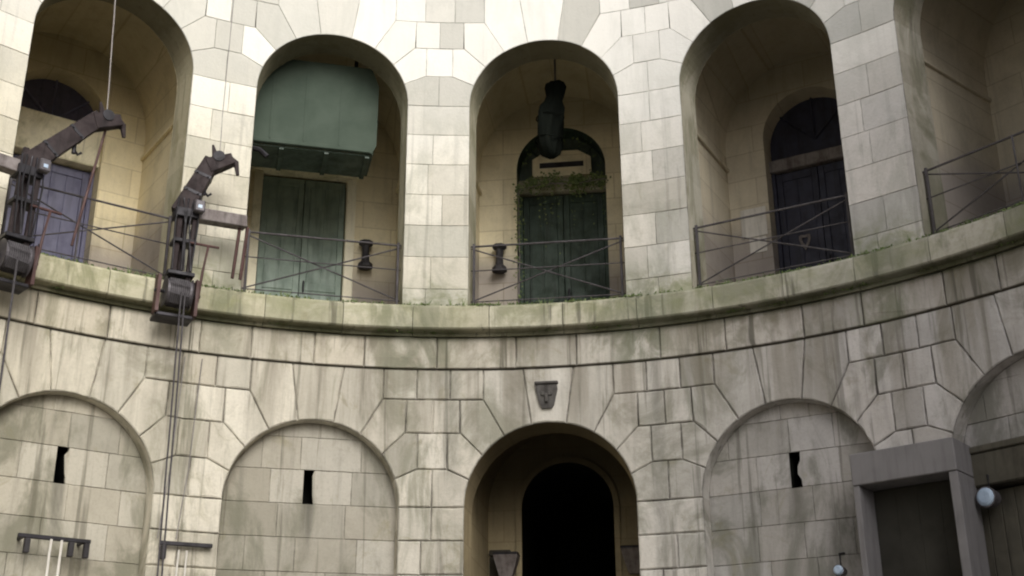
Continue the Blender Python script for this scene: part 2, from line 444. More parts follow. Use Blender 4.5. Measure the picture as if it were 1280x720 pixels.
# half piers at the left end of the curve
pier(lower, R * th_of(-5), AL, ZSL, 0., .312, mpL, LK); pier(upper, R * th_of(-5), AU, ZSU, 5.9, .35, mpU, UK)
for mb, zs, mp, kw in ((lower, ZSL, mpL, LK), (upper, ZSU, mpU, UK)):
    s0 = R * th_of(-5)
    courses(mb, s0 + .974, s0 + PITCH - .974, zs + .364, zs + .714, .35, mp, kw)
    courses(mb, s0 + .858, s0 + PITCH - .858, zs + .714, zs + 1.049, .34, mp, kw)
    courses(mb, s0 + .632, s0 + PITCH - .632, zs + 1.049, zs + 1.355, .31, mp, kw)
courses(upper, SL - .3, SR, ZSU + 1.355, ZU, .345, mpU, UK, .3, .75)
# frieze
z0, z1 = ZT, 5.742
s = SL - .3
mpF = cylmap(R - .012)
while s < SR:
    w = rnd.uniform(.42, .85); block(frieze, [(s, z0), (min(s + w, SR), z0), (min(s + w, SR), z1), (s, z1)], mpF, n=2, gap=.009, bev=.012, depth=.03, jit=.002); s += w
# cornice: moulded profile (outward distance from the wall face, height)
prof = [(.0, 5.742), (-.035, 5.742), (-.04, 5.775), (-.13, 5.785), (-.145, 5.80), (-.15, 5.90), (-.148, 6.005), (-.135, 6.03), (-.02, 6.075), (.5, 6.085)]
def cornice_run(s0, s1, ptf):
    c = rc(); n = 5; vs = []; fs = []
    a = s0 + .003; b = s1 - .003
    for i in range(n + 1):
        s = a + (b - a) * i / n
        for (d, z) in prof: vs.append(ptf(s, z + .0, d))
    m = len(prof)
    for i in range(n):
        for j in range(m - 1): fs.append([i * m + j, (i + 1) * m + j, (i + 1) * m + j + 1, i * m + j + 1])
    fs.append(list(range(m))); fs.append([n * m + j for j in range(m)][::-1])
    cornice.add(vs, fs, c)
s = SL - .3
while s < SR - .01:
    w = PITCH / 3 * rnd.uniform(.93, 1.07); cornice_run(s, min(s + w, SR), cylmap(R)); s += w
# straight wings of the courtyard running back beside the camera
for sg, ss in ((-1, SL), (1, SR)):
    t = ss / R; e0 = Vector((R * math.sin(t), R * math.cos(t), 0)); tan = Vector((math.cos(t), -math.sin(t), 0)) * sg; nrm = Vector((math.sin(t), math.cos(t), 0))
    def mps(u, z, d, e0=e0, tan=tan, nrm=nrm): return e0 + tan * u + nrm * d + Vector((0, 0, z))
    K2 = dict(LK); K3 = dict(UK)
    courses(lower, .0, 13., 0., ZT, .3, mps, K2, .6, 1.2)
    courses(frieze, .0, 13., ZT, 5.742, .4, mps, K2, .6, 1.)
    courses(upper, .0, 13., 5.9, ZU, .36, lambda u, z, d: mps(u, z, d + .03), K3, .7, 1.2)
    u = 0.
    while u < 13.: cornice_run(u, u + .8, mps); u += .8
for nm, mb, mt in (('lower_wall', lower, 'lower'), ('upper_wall', upper, 'upper'), ('frieze', frieze, 'frieze'), ('cornice', cornice, 'cornice')):
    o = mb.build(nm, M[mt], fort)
    if nm == 'lower_wall': lower_o = o
    if nm == 'upper_wall': upper_o = o

def outline(hw, zs, z0, n=24, rx=None):
    """jamb-arch-jamb outline from bottom left over the crown to bottom right"""
    pts = [(-hw, z0 + (zs - z0) * i / 8) for i in range(8)]
    pts += [(-hw * math.cos(pi * i / n), zs + (rx or hw) * math.sin(pi * i / n)) for i in range(n + 1)]
    pts += [(hw, zs - (zs - z0) * i / 8) for i in range(1, 9)]
    return pts
def rect_outline(x0, x1, ztop, z0, like):
    """a rectangle sampled with as many points as outline()"""
    n = len(like); pts = []
    a = (n - 9 - 9)  # points over the top
    for i in range(9): pts.append((x0, z0 + (ztop - z0) * i / 8))
    for i in range(1, a + 1): pts.append((x0 + (x1 - x0) * i / (a + 1), ztop))
    for i in range(9): pts.append((x1, ztop - (ztop - z0) * i / 8))
    return pts
def tunnel(mb, Mx, pts, y0f, y1f, col=None, seg=1):
    n = len(pts)
    for k in range(n - 1):
        a, b = pts[k], pts[k + 1]
        c = col or (.3 + .4 * ((k * 7919) % 13) / 13, .4, .4)
        for j in range(seg):
            def yy(x, q, t=0):
                ya = y0f(x) if callable(y0f) else y0f
                yb = y1f(x) if callable(y1f) else y1f
                return ya + (yb - ya) * q / seg
            mb.add([Mx @ Vector((a[0], yy(a[0], j), a[1])), Mx @ Vector((b[0], yy(b[0], j), b[1])), Mx @ Vector((b[0], yy(b[0], j + 1), b[1])), Mx @ Vector((a[0], yy(a[0], j + 1), a[1]))], [(0, 1, 2, 3)], c)
def annulus(mb, Mx, o, i, y, col=(.4, .4, .4)):
    for k in range(len(o) - 1):
        mb.add([Mx @ Vector((p[0], y, p[1])) for p in (o[k], o[k + 1], i[k + 1], i[k])], [(0, 1, 2, 3)], col)
def cap(mb, Mx, o, y, col=(.4, .4, .4)):
    mb.add([Mx @ Vector((p[0], y, p[1])) for p in o], [tuple(range(len(o)))], col)
def front(off):
    return lambda x: math.sqrt(R * R - x * x) - R + off

def jamb_stones(mb, Mx, a, zs, z0, off, y1):
    """stones lining an opening, following the joints of the face"""
    marks = []
    z = zs
    lst = []
    z = z0
    while z < zs - .05: lst.append((-a, z)); z += .35
    marks = [[(-a, q), (-a, min(q + .35, zs))] for (_, q) in lst]
    degs = [-90, -71, -52, -32, -12, 12, 32, 52, 71, 90]
    for d0, d1 in zip(degs, degs[1:]): marks.append([P(a, zs, d0 + (d1 - d0) * t / 4) for t in range(5)])
    marks += [[(a, min(q + .35, zs)), (a, q)] for (_, q) in lst[::-1]]
    for m in marks:
        c = rc()
        for k in range(len(m) - 1):
            p, q = m[k], m[k + 1]
            f = front(off)
            mb.add([Mx @ Vector((p[0], f(p[0]), p[1])), Mx @ Vector((q[0], f(q[0]), q[1])), Mx @ Vector((q[0], y1, q[1])), Mx @ Vector((p[0], y1, p[1]))], [(0, 1, 2, 3)], c)

def panelled_leaf(par, Mx, x0, x1, z0, z1, y, mat, n=2, name='door', boards=True):
    """leaf with stiles, rails and sunk panels in wall-local coordinates"""
    mb = MB(); gap = .008
    for q in range(n):
        a = x0 + (x1 - x0) * q / n + gap / 2; b = x0 + (x1 - x0) * (q + 1) / n - gap / 2
        mb.box(a, b, y + .02, y + .05, z0, z1, M=Mx)
        st = .07
        mb.box(a, a + st, y, y + .021, z0, z1, bev=.004, M=Mx); mb.box(b - st, b, y, y + .021, z0, z1, bev=.004, M=Mx)
        for zz in (z0, z0 + (z1 - z0) * .42, z1 - .1): mb.box(a + st + .001, b - st - .001, y + .001, y + .02, zz, zz + .1, bev=.004, M=Mx)
        # planks inside
        w = (b - a - 2 * st) / 2
        for j in range(2): mb.box(a + st + w * j + .004, a + st + w * (j + 1) - .004, y + .012, y + .0205, z0 + .1, z1 - .1, bev=.003, M=Mx)
    o = mb.build(name, mat, par)
    h = MB(); xm = (x0 + x1) / 2
    h.tube([Mx @ Vector((xm + .05, y - .03, z0 + 1.0)), Mx @ Vector((xm + .05, y - .03, z0 + 1.14))], .011, 6)
    h.tube([Mx @ Vector((xm + .05, y + .01, z0 + 1.02)), Mx @ Vector((xm + .05, y - .03, z0 + 1.02))], .008, 6)
    h.tube([Mx @ Vector((xm + .05, y + .01, z0 + 1.12)), Mx @ Vector((xm + .05, y - .03, z0 + 1.12))], .008, 6)
    h.build('handle', M['iron'], o)
    return o

YB = 2.0                      # back wall of the gallery bays, metres behind the face
HW = 1.0; ZV = 8.60
DOOR = dict(spring=8.62, hw=.54)
for i in BAYS:
    Mx = bayM(i)
    near = -3 <= i <= 2
    # ---- upper opening and gallery room
    jb = MB(); jamb_stones(jb, Mx, AU, ZSU, LIVE, .040, .42)
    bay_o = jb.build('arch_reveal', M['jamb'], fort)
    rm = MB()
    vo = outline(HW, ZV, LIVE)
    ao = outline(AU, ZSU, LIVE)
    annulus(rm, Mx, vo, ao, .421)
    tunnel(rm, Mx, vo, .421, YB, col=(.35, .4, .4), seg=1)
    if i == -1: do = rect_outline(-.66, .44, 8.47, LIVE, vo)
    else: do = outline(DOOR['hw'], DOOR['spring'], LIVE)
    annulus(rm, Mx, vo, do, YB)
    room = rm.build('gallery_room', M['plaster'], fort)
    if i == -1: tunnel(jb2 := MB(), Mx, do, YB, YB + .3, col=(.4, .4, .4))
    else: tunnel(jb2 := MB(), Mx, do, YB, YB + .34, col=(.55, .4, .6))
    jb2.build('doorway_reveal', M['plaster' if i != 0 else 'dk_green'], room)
    fl = MB(); fl.add([Mx @ Vector(p) for p in ((-HW, .3, LIVE), (HW, .3, LIVE), (HW, YB + .5, LIVE), (-HW, YB + .5, LIVE))], [(0, 1, 2, 3)]); fl.build('floor', M['niche'], room)
    # impost ledge on both side walls
    for sg in (-1, 1):
        im = MB(); im.box(min(sg * HW, sg * (HW - .035)), max(sg * HW, sg * (HW - .035)), .44, YB - .01, 8.30, 8.345, bev=.006, M=Mx)
        im.build('impost_ledge', M['plaster'], room)
    yd = YB + .22
    if i == -1:
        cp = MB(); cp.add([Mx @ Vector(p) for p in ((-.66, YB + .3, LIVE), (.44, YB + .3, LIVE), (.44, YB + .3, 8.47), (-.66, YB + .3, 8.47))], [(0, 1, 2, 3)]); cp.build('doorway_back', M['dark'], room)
        d = empty('door'); d.parent = fort
        panelled_leaf(d, Mx, -.60, .385, LIVE + .01, 8.42, YB + .1, M['green'], 2, 'leaf')
        fr = MB()
        fr.box(-.76, .54, YB - .06, YB + .10, 8.435, 8.61, bev=.01, M=Mx)
        fr.box(-.71, -.605, YB - .02, YB + .13, LIVE, 8.433, bev=.008, M=Mx); fr.box(.39, .50, YB - .02, YB + .13, LIVE, 8.433, bev=.008, M=Mx)
        fr.build('frame', M['pale'], d)
    else:
        mats = {0: ('dk_green', 'fan_green', 'jamb'), 1: ('navy', 'navy', 'wood_grey'), -2: ('purple', 'slate', 'pale')}.get(i, ('navy', 'slate', 'pale'))
        sp = DOOR['spring']; hw = DOOR['hw']
        zl = {0: 8.36, 1: 8.26, -2: 8.12}.get(i, 8.2)
        d = empty('door'); d.parent = fort
        if i == 0: d['label'] = 'dark green arched door under ivy'
        panelled_leaf(d, Mx, -hw + .05, hw - .05, LIVE + .01, zl - .02, yd, M[mats[0]], 2, 'leaf')
        fan = MB(); cap(fan, Mx, outline(hw + .02, sp, zl - .01), yd + .06); fan.build('fanlight', M[mats[1]], d)
        gl = MB()
        for q in range(1, 4):
            a = pi * q / 4; gl.beam(Mx @ Vector((0, yd + .04, sp)), Mx @ Vector((math.cos(a) * hw, yd + .04, sp + math.sin(a) * hw)), .022, .022)
        gl.build('glazing_bar', M[mats[0]], d)
        ln = MB()
        h0, h1 = (zl, zl + .15) if i != -2 else (zl, zl + .50)
        if i == 0: h0, h1 = 8.375, 8.555
        ln.box(-hw - .01, hw + .01, yd - .06 if i != -2 else YB + .08, yd + .05, h0, h1, bev=.01, M=Mx)
        ln.build('transom', M[mats[2]], d)
        cs = MB()
        for sg in (-1, 1): cs.box(min(sg * hw, sg * (hw - .05)), max(sg * hw, sg * (hw - .05)), yd - .015, yd + .05, LIVE, zl - .005, bev=.006, M=Mx)
        cs.build('frame', M[mats[0] if i else 'dk_green'], d)
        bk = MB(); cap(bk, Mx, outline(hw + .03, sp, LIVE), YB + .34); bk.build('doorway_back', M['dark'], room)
        if i == 1:
            e = MB()
            hs = [(0, -.11), (.045, -.04), (.068, .03), (.065, .075), (.035, .085), (0, .075), (-.035, .085), (-.065, .075), (-.068, .03), (-.045, -.04)]
            inn = [(x * .5, z * .5 + .005) for x, z in hs]
            n = len(hs); zc = 7.34; xc = -.22
            vs = [Mx @ Vector((xc + x, yd - .012, zc + z)) for x, z in hs] + [Mx @ Vector((xc + x, yd - .012, zc + z)) for x, z in inn]
            e.add(vs, [(q, (q + 1) % n, n + (q + 1) % n, n + q) for q in range(n)])
            vs2 = [Mx @ Vector((xc + x, yd - .001, zc + z)) for x, z in hs]
            e.add(vs[:n] + vs2, [(q, (q + 1) % n, n + (q + 1) % n, n + q) for q in range(n)])
            e.build('emblem', M['wood_grey'], d)
        if i == 0:
            # small gabled surround above the leaf with a dark slot
            g = MB()
            g.prism([(-.36, 8.56), (.36, 8.56), (.36, 8.80), (.20, 8.90), (-.20, 8.90), (-.36, 8.80)], -.0, .08)
            for q in range(len(g.v)): g.v[q] = tuple(Mx @ (Vector(g.v[q]) + Vector((0, yd - .11, 0))))
            g.build('surround', M['plaster'], d)
            g = MB(); g.box(-.27, .27, yd - .115, yd - .1, 8.675, 8.745, M=Mx); g.build('slot', M['iron'], d)
    # ---- lower opening
    jb = MB(); passage = (i == 0)
    dep = .40 if passage else .13
    jamb_stones(jb, Mx, AL, ZSL, 0., .012, dep)
    if passage:
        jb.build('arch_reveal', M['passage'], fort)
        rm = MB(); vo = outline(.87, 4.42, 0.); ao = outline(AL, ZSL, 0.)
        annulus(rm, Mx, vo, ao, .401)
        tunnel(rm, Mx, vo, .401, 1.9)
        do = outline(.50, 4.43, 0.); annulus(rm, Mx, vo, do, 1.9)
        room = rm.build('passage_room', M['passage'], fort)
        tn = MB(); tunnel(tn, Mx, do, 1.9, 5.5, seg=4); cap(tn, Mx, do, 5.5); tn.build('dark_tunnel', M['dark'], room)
        fr = MB(); o1 = outline(.56, 4.43, 0.)
        annulus(fr, Mx, o1, do, 1.86); tunnel(fr, Mx, o1, 1.86, 1.899); tunnel(fr, Mx, do, 1.86, 1.899)
        fr.build('door_surround', M['passage'], room)
        # shutter opening with dark gap at left
        ht = MB(); ht.box(-.72, -.64, 1.84, 1.885, 3.0, 3.92, bev=.006, M=Mx); ht.build('slot_window', M['dark'], room)
        fr = MB(); fr.box(-.85, -.62, 1.82, 1.898, 3.925, 3.985, bev=.008, M=Mx); fr.box(-.85, -.73, 1.86, 1.898, 3.0, 3.92, bev=.006, M=Mx); fr.build('slot_frame', M['brown'], room)
    else:
        jb.build('arch_reveal', M['lower'], fort)
        nb = MB(); conv = [(AL + .004, 0.)] + [(AL + .004, ZSL)] + [P(AL + .004, ZSL, q) for q in range(80, -81, -10)] + [(-AL - .004, ZSL), (-AL - .004, 0.)]
        mp = planemap(Mx, .13)
        # course lines so that one course equals the slit height
        z = 4.085 - .31 * 12; zs = []
        sl_b, sl_t, sl_x = 4.085, 4.405, {(-2): .035, -1: -.02, 1: .02}.get(i, 0.)
        lines = [0.] + [sl_b - .315 * q for q in range(12, 0, -1)] + [sl_b, sl_t, 4.72, 5.0]
        row = 0
        for za, zb in zip(lines, lines[1:]):
            row += 1
            if abs(za - sl_b) < .001: xs = [-AL - .05, sl_x - .36, sl_x - .05, sl_x + .05, sl_x + .40, AL + .05]
            else:
                xs = [-AL - .05]; x = xs[0] + rnd.uniform(.25, .6)
                while x < AL - .2: xs.append(x); x += rnd.uniform(.36, .66)
                xs.append(AL + .05)
            for xa, xb in zip(xs, xs[1:]):
                if abs(za - sl_b) < .001 and abs(xa - (sl_x - .05)) < .001: continue
                p = clip([(xa, za), (xb, za), (xb, zb), (xa, zb)], conv)
                c = rc()
                if abs(za - sl_b) < .001 and (abs(xb - (sl_x - .05)) < .001 or abs(xa - (sl_x + .05)) < .001): c = (.0, .1, .3)
                if p and not (i == 2 and xa < -.15 and zb < 4.2): block(nb, p, mp, gap=.0045, bev=.004, depth=.008, jit=.002, col=c, n=2)
        niche = nb.build('blind_niche', M['niche'], fort)
        sl = MB()
        x0, x1 = sl_x - .05, sl_x + .05
        A = [(x0, sl_b), (x1, sl_b), (x1, sl_t), (x0, sl_t)]
        # waisted slit: narrows toward the middle
        h1, h2, w1, w2 = {-2: (.05, .25, .018, .036), -1: (.035, .27, .012, .020), 1: (.07, .19, .034, .030)}.get(i, (.06, .2, .03, .03))
        A = [(x0, sl_b), (x1, sl_b), (x1 - .006, sl_b + h1), (x1 - w1, sl_b + h1 + .05), (x1 - w2, sl_b + h2), (x1 - .004, sl_b + h2 + .045), (x1, sl_t), (x0, sl_t)]
        n = len(A)
        vs = [Mx @ Vector((x, .132, z)) for x, z in A] + [Mx @ Vector((x, .42, z)) for x, z in A]
        sl.add(vs, [(q, (q + 1) % n, n + (q + 1) % n, n + q) for q in range(n)] + [tuple(range(n, 2 * n))])
        sl.build('arrow_slit', M['dark'], niche)
        cv = MB()
        B = [(x1 + .003, sl_b), (x1 + .003, sl_t), (x1, sl_t)] + A[2:6][::-1] + [(x1, sl_b)]
        cv.prism([(x, z) for x, z in [(x1 + .004, sl_b), (x1 - .001, sl_b + .001), (x1 - .006, sl_b + h1), (x1 - w1, sl_b + h1 + .05), (x1 - w2, sl_b + h2), (x1 - .004, sl_b + h2 + .045), (x1 - .001, sl_t), (x1 + .004, sl_t)]], .133, .16)
        for q in range(len(cv.v)): cv.v[q] = tuple(Mx @ Vector(cv.v[q]))
        cv.build('slit_cheek', M['niche'], niche)
        if i == 2:
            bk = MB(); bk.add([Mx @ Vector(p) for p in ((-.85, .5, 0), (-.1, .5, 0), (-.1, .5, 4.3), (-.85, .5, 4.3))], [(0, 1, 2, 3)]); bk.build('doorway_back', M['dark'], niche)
# keystone mask over the passage
Mx = bayM(0)
kb = MB()
kp = [(-.115, 5.235), (.085, 5.235), (.092, 5.19), (.055, 5.03), (.035, 4.995), (-.06, 4.995), (-.085, 5.04), (-.122, 5.19)]
kb.prism([(x, z) for x, z in kp], -.030, .01)
kb.box(-.07, -.03, -.045, -.0305, 5.12, 5.16, bev=.006); kb.box(.0, .04, -.045, -.0305, 5.12, 5.16, bev=.006); kb.box(-.03, .0, -.055, -.0305, 5.05, 5.14, bev=.006)
kb.box(-.128, .098, -.05, .0, 5.236, 5.262, bev=.006)
kb.v = [tuple(Mx @ Vector(p)) for p in kb.v]
kb.build('keystone_carving', M['mask'], lower_o)
# wall-top coping
cp = MB(); mpc = cylmap(R + .03)
n = 60
for q in range(n):
    a = SL - .3 + (SR - SL + .3) * q / n; b = SL - .3 + (SR - SL + .3) * (q + 1) / n - .004
    pr = [(-.08, ZU), (-.08, ZU + .18), (.6, ZU + .22), (.6, ZU - .02)]
    vs = [mpc(a, z, d) for d, z in pr] + [mpc(b, z, d) for d, z in pr]
    cp.add(vs, [(0, 1, 2, 3), (7, 6, 5, 4), (0, 4, 5, 1), (1, 5, 6, 2), (0, 3, 7, 4)], rc())
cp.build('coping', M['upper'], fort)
rf = MB(); n = 40; Z2 = ZU - .01  # unseen shell added behind the wall to stop light leaking through gaps
for q in range(n):
    a = (SL - .3 + (SR - SL + .3) * q / n) / R; b = (SL - .3 + (SR - SL + .3) * (q + 1) / n) / R
    rf.add([at_th(a, R + .06, Z2), at_th(b, R + .06, Z2), at_th(b, 12., Z2), at_th(a, 12., Z2), at_th(a, 12., 0), at_th(b, 12., 0)], [(0, 1, 2, 3), (3, 2, 5, 4)], (.5, .5, .5))
for a in ((SL - .3) / R, SR / R): rf.add([at_th(a, R + .06, 0), at_th(a, R + .06, Z2), at_th(a, 12., Z2), at_th(a, 12., 0)], [(0, 1, 2, 3)], (.5, .5, .5))
rf.build('light_block_shell', M['lower'], fort)

# white painted patch on the back wall right of the middle
Mx = bayM(1)
w = MB(); w.box(-.88, -.58, YB - .012, YB - .002, 7.42, 7.78, bev=.003, M=Mx); w.box(-.80, -.60, YB - .011, YB - .003, 7.22, 7.41, bev=.003, M=Mx)
w.build('limewash_patch', M['white'], fort)

# ------------------------------------------------------------------ ground
g = MB(); S_ = 60
g.add([(-S_, -S_, -.012), (S_, -S_, -.012), (S_, S_, -.012), (-S_, S_, -.012)], [(0, 1, 2, 3)])
go = g.build('ground', M['paving']); go['kind'] = 'structure'
pv = MB()
y = -13.
while y < 6:
    x = -6.4 + rnd.uniform(0, .5)
    while x < 6.4:
        w = rnd.uniform(.5, .9)
        if math.hypot(x + w / 2, max(y + .25, 0)) < 6.3: pv.box(x, x + w - .012, y, y + .488, -.01, .0 + rnd.uniform(-.003, .003), c=rc(), bev=.004)
        x += w
    y += .5
po = pv.build('courtyard_pavement', M['paving']); po['kind'] = 'structure'

ms = MB()
def tuft(t, r_, z, n, sp, h):
    for q in range(n):
        tt = t + rnd.gauss(0, sp) / R; rr = r_ + rnd.gauss(0, .02); zz = z + abs(rnd.gauss(0, h)) * .5
        a = rnd.uniform(0, 2 * pi); sz = rnd.uniform(.005, .014)
        c = Vector(at_th(tt, rr, zz)); u = Vector((math.cos(a), math.sin(a), rnd.uniform(-.6, .6))) * sz; v = Vector((-math.sin(a) * .5, math.cos(a) * .5, rnd.uniform(.4, 1.4))) * sz
        ms.add([c - u, c + v * .2 - v, c + u, c + v], [(0, 1, 2, 3)], (rnd.random() * .8, 0, 0))
for q in range(170):
    t = rnd.uniform(-.95, 1.15); k_ = rnd.random()
    if k_ < .5: tuft(t, R - .125, 6.03, rnd.randint(10, 45), rnd.uniform(.02, .09), .012)
    elif k_ < .8: tuft(t, R + .01, 6.075, rnd.randint(10, 50), rnd.uniform(.02, .08), .03)
    else: tuft(t, R - .06, 5.77, rnd.randint(8, 30), rnd.uniform(.02, .08), .008)
for q in range(26):
    t = rnd.uniform(-.8, 1.0); b = Vector(at_th(t, R + rnd.uniform(-.03, .02), 6.07))
    for j in range(rnd.randint(4, 9)):
        tip = b + Vector((rnd.gauss(0, .03), rnd.gauss(0, .02), rnd.uniform(.03, .10))); sd = Vector((.004, .002, 0))
        ms.add([b - sd, b + sd, tip], [(0, 1, 2)], (rnd.random(), 0, 0))
mo = ms.build('moss', M['leaf']); top(mo, 'green moss and small weeds growing along the curved stone ledge', 'moss', None, 'stuff')

# ------------------------------------------------------------------ railings in the gallery arches
RL = {-3: 'rusty crossed iron railing in the leftmost gallery arch, cut by the picture edge',
      -2: 'rusty crossed iron railing in the gallery arch before the violet door',
      -1: 'rusty crossed iron railing in the gallery arch with the grey-green double door',
      0: 'rusty crossed iron railing in the gallery arch with the dark ivy-topped door',
      1: 'rusty crossed iron railing in the gallery arch with the heart marked blue-black door',
      2: 'rusty crossed iron railing in the gallery arch at the far right edge'}
for i, lab in RL.items():
    t = th_of(i); r_ = R + .10
    rt = empty('balcony_railing', at_th(t, r_, 6.085), -t, lab, 'railing', 'iron railings across the gallery arches')
    hw = AU - .006; q = .0065
    zt, zm, zb = .70, .43, .09
    a = MB(); a.tube([(-hw, 0, zt), (hw, 0, zt)], .011); a.build('top_rail', M['rail'], rt)
    a = MB(); a.tube([(-hw, 0, zm), (hw, 0, zm)], q); a.build('middle_rail', M['rail'], rt)
    a = MB(); a.tube([(-hw, 0, zb), (hw, 0, zb)], q); a.build('bottom_rail', M['rail'], rt)
    for sg in (-1, 1):
        a = MB(); a.tube([(sg * -hw, .022, zt - .015), (sg * hw, .022, zb + .01)], .0075, 6); a.build('brace', M['rail'], rt)
        a = MB(); a.box(sg * (hw - .03) - .013, sg * (hw - .03) + .013, -.013, .013, -.0, zt + .03, bev=.004); a.build('post', M['rail'], rt)
    if i in (2, -2):
        a = MB(); a.tube([(.1 * (1 if i == 2 else -1), -.02, 0), (.1 * (1 if i == 2 else -1), -.02, zt)], .010, 6); a.build('post', M['rail'], rt)

# ------------------------------------------------------------------ winch cranes
def crane(t, label, tip, hookdrop, beam_dx, mast_h, pole=None):
    c = empty('winch_crane', at_th(t, 5.66, 5.56), -t, label, 'crane', 'timber winch cranes fixed to the cornice')
    # posts
    for x, y, z0 in ((-.05, -.02, .42), (.02, .05, .42), (.09, -.03, .40)):
        p = MB(); p.beam((x, y, z0), (x + .02, y, mast_h + rnd.uniform(-.05, .04)), .05, .05); p.build('mast', M['wood'], c)
    for q in ((-.11, .14, -.09, .10, .43, .47), (-.09, .13, -.085, .09, mast_h - .24, mast_h - .15), (-.085, .13, -.08, .09, mast_h - .5, mast_h - .46)):
        k = MB(); k.box(*q, bev=.006); k.build('mast_collar', M['iron'], c)
    # bracket back to the wall
    for x in (-.06, .10):
        k = MB(); k.beam((x, .0, .45), (x, .38, .56), .04, .05); k.build('wall_bracket', M['iron'], c)
    # jib arm: long tapering timber, flared head, drooping iron hook
    b0 = Vector((0., 0., mast_h - .12)); b1 = Vector(tip)
    j = MB(); j.beam(b0 - (b1 - b0) * .12, b1, .12, .19, .10, .15); 
    jo = j.build('jib_arm', M['wood'], c)
    dx = (b1 - b0).normalized()
    for q in (.3, .66):
        w_ = .145 - .02 * q; p0 = b0.lerp(b1, q); k = MB(); k.beam(p0 - dx * .014, p0 + dx * .014, w_ - .016, .196 - .04 * q, bev=.003); k.build('iron_strap', M['iron'], jo)
        sdv = dx.cross(Vector((0, 0, 1))).normalized()
        for sg in (-1, 1):
            for uu in (-.055, .055):
                pc = p0 + sdv * (sg * (w_ / 2 - .008)) + dx.cross(sdv) * uu; k = MB(); k.tube([pc, pc + sdv * (sg * .012)], .011, 6); k.build('bolt', M['iron'], jo)
    hd = Vector((dx.x, dx.y, 0)).normalized()
    h = MB()
    n0 = b1 - dx * .08
    h.beam(n0, b1 + hd * .19 + Vector((0, 0, .03)), .12, .16, .10, .11)
    h.beam(b1 + hd * .15 + Vector((0, 0, .025)), b1 + hd * .23 + Vector((0, 0, -.02)), .07, .08, .05, .06)
    h.beam(b1 + hd * .22 + Vector((0, 0, .0)), b1 + hd * .245 + Vector((0, 0, -hookdrop)), .045, .05, .03, .03)
    h.beam(b1 + hd * .02 + Vector((0, 0, .05)), b1 + hd * -.01 + Vector((0, 0, .17)), .05, .06, .02, .02)
    h.build('jib_head', M['wood'], c)
    s = MB(); ctr = b1 + hd * .06 + Vector((0, 0, .03)); ax = hd.cross(Vector((0, 0, 1)))
    s.tube([ctr - ax * .065, ctr + ax * .065], .055, 14); s.build('pulley_wheel', M['iron'], c)
    s = MB(); m = b0.lerp(b1, .62) + Vector((.03, 0, -.07)); s.tube([m, m + Vector((.01, 0, -.07)), m + Vector((.04, 0, -.10)), m + Vector((.07, 0, -.07))], .013, 6)
    s.tube([m, m + Vector((0, 0, -.10))], .02, 8); s.build('hook', M['iron'], c)
    # cables lashed along the mast
    s = MB()
    for q in range(5):
        x = -.07 + q * .045; s.tube([(x, -.07, mast_h - .05), (x + rnd.uniform(-.03, .03), -.095, mast_h * .75), (x + rnd.uniform(-.02, .04), -.075, .48)], .009, 6)
    s.build('mast_cable', M['iron'], c)
    # side beam on two slender legs
    x1 = beam_dx
    s = MB(); s.beam((.06 if x1 > 0 else -.06, 0, mast_h - .17), (x1, .05, mast_h - .13), .12, .12); s.build('side_beam', M['wood_grey'], c)
    for q in (-.045, .03):
        s = MB(); s.beam((x1 + q, .05, mast_h - .17), (x1 + q - .02, .10, .56), .028, .028); s.build('beam_leg', M['red'], c)
    # floodlight
    s = MB(); s.box(.06, .16, -.17, -.09, mast_h - .20, mast_h - .08, bev=.012); lo = s.build('lamp', M['drum'], c)
    s = MB(); s.box(.09, .13, -.176, -.1695, mast_h - .17, mast_h - .135, bev=.003); s.build('lens', M['lens'], lo)
    # winch
    s = MB(); s.tube([(-.11, -.02, .27), (-.10, -.02, .27), (.12, -.02, .27), (.13, -.02, .27)], .12, 20, rs=[.145, .12, .12, .145]); s.build('winch_drum', M['drum'], c)
    s = MB()
    pts = []
    for q in range(90): a = q * .7; pts.append((-.08 + q * .18 / 90, -.02 + .130 * math.cos(a), .27 + .130 * math.sin(a)))
    s.tube(pts, .010, 5); s.build('wound_rope', M['dk_rope'], c)
    for x in (-.17, .18):
        s = MB(); s.prism([(x - .015, .06), (x + .015, .06), (x + .02, .40), (x - .012, .42)], -.07, .07)
        s.build('winch_cheek', M['red'], c)
    s = MB(); s.tube([(-.20, -.02, .27), (.22, -.02, .27)], .016, 8); s.build('axle', M['iron'], c)
    s = MB(); s.box(-.17, .18, -.02, .20, .04, .075, bev=.006); s.build('winch_base', M['iron'], c)
    s = MB(); s.tube([(.19, -.06, .20), (.21, -.07, .50), (.24, -.08, .76)], .013, 8); s.tube([(.06, -.08, .765), (.34, -.08, .765)], .013, 8); s.build('crank_handle', M['red'], c)
    if pole:
        s = MB(); s.tube([pole[0], pole[1]], .013, 8); s.build('stay_pole', M['red'], c)
    return c, b1 + hd * .06 + Vector((0, 0, .08))
def wpt(c, p):
    a = c.rotation_euler.z; p = Vector(p)
    return Vector((c.location.x + p.x * math.cos(a) - p.y * math.sin(a), c.location.y + p.x * math.sin(a) + p.y * math.cos(a), c.location.z + p.z))
cB, tB = crane(-.487, 'dark timber winch crane with short upright jib, on the cornice left of the grey-green door', (.21, -.06, 1.66), .13, .60, 1.26)
cA, tA = crane(-.745, 'dark timber winch crane with long low jib, on the cornice before the violet door', (.58, -.05, 1.83), .12, -.62, 1.28, ((.66, -.03, 1.76), (.54, .1, .58)))

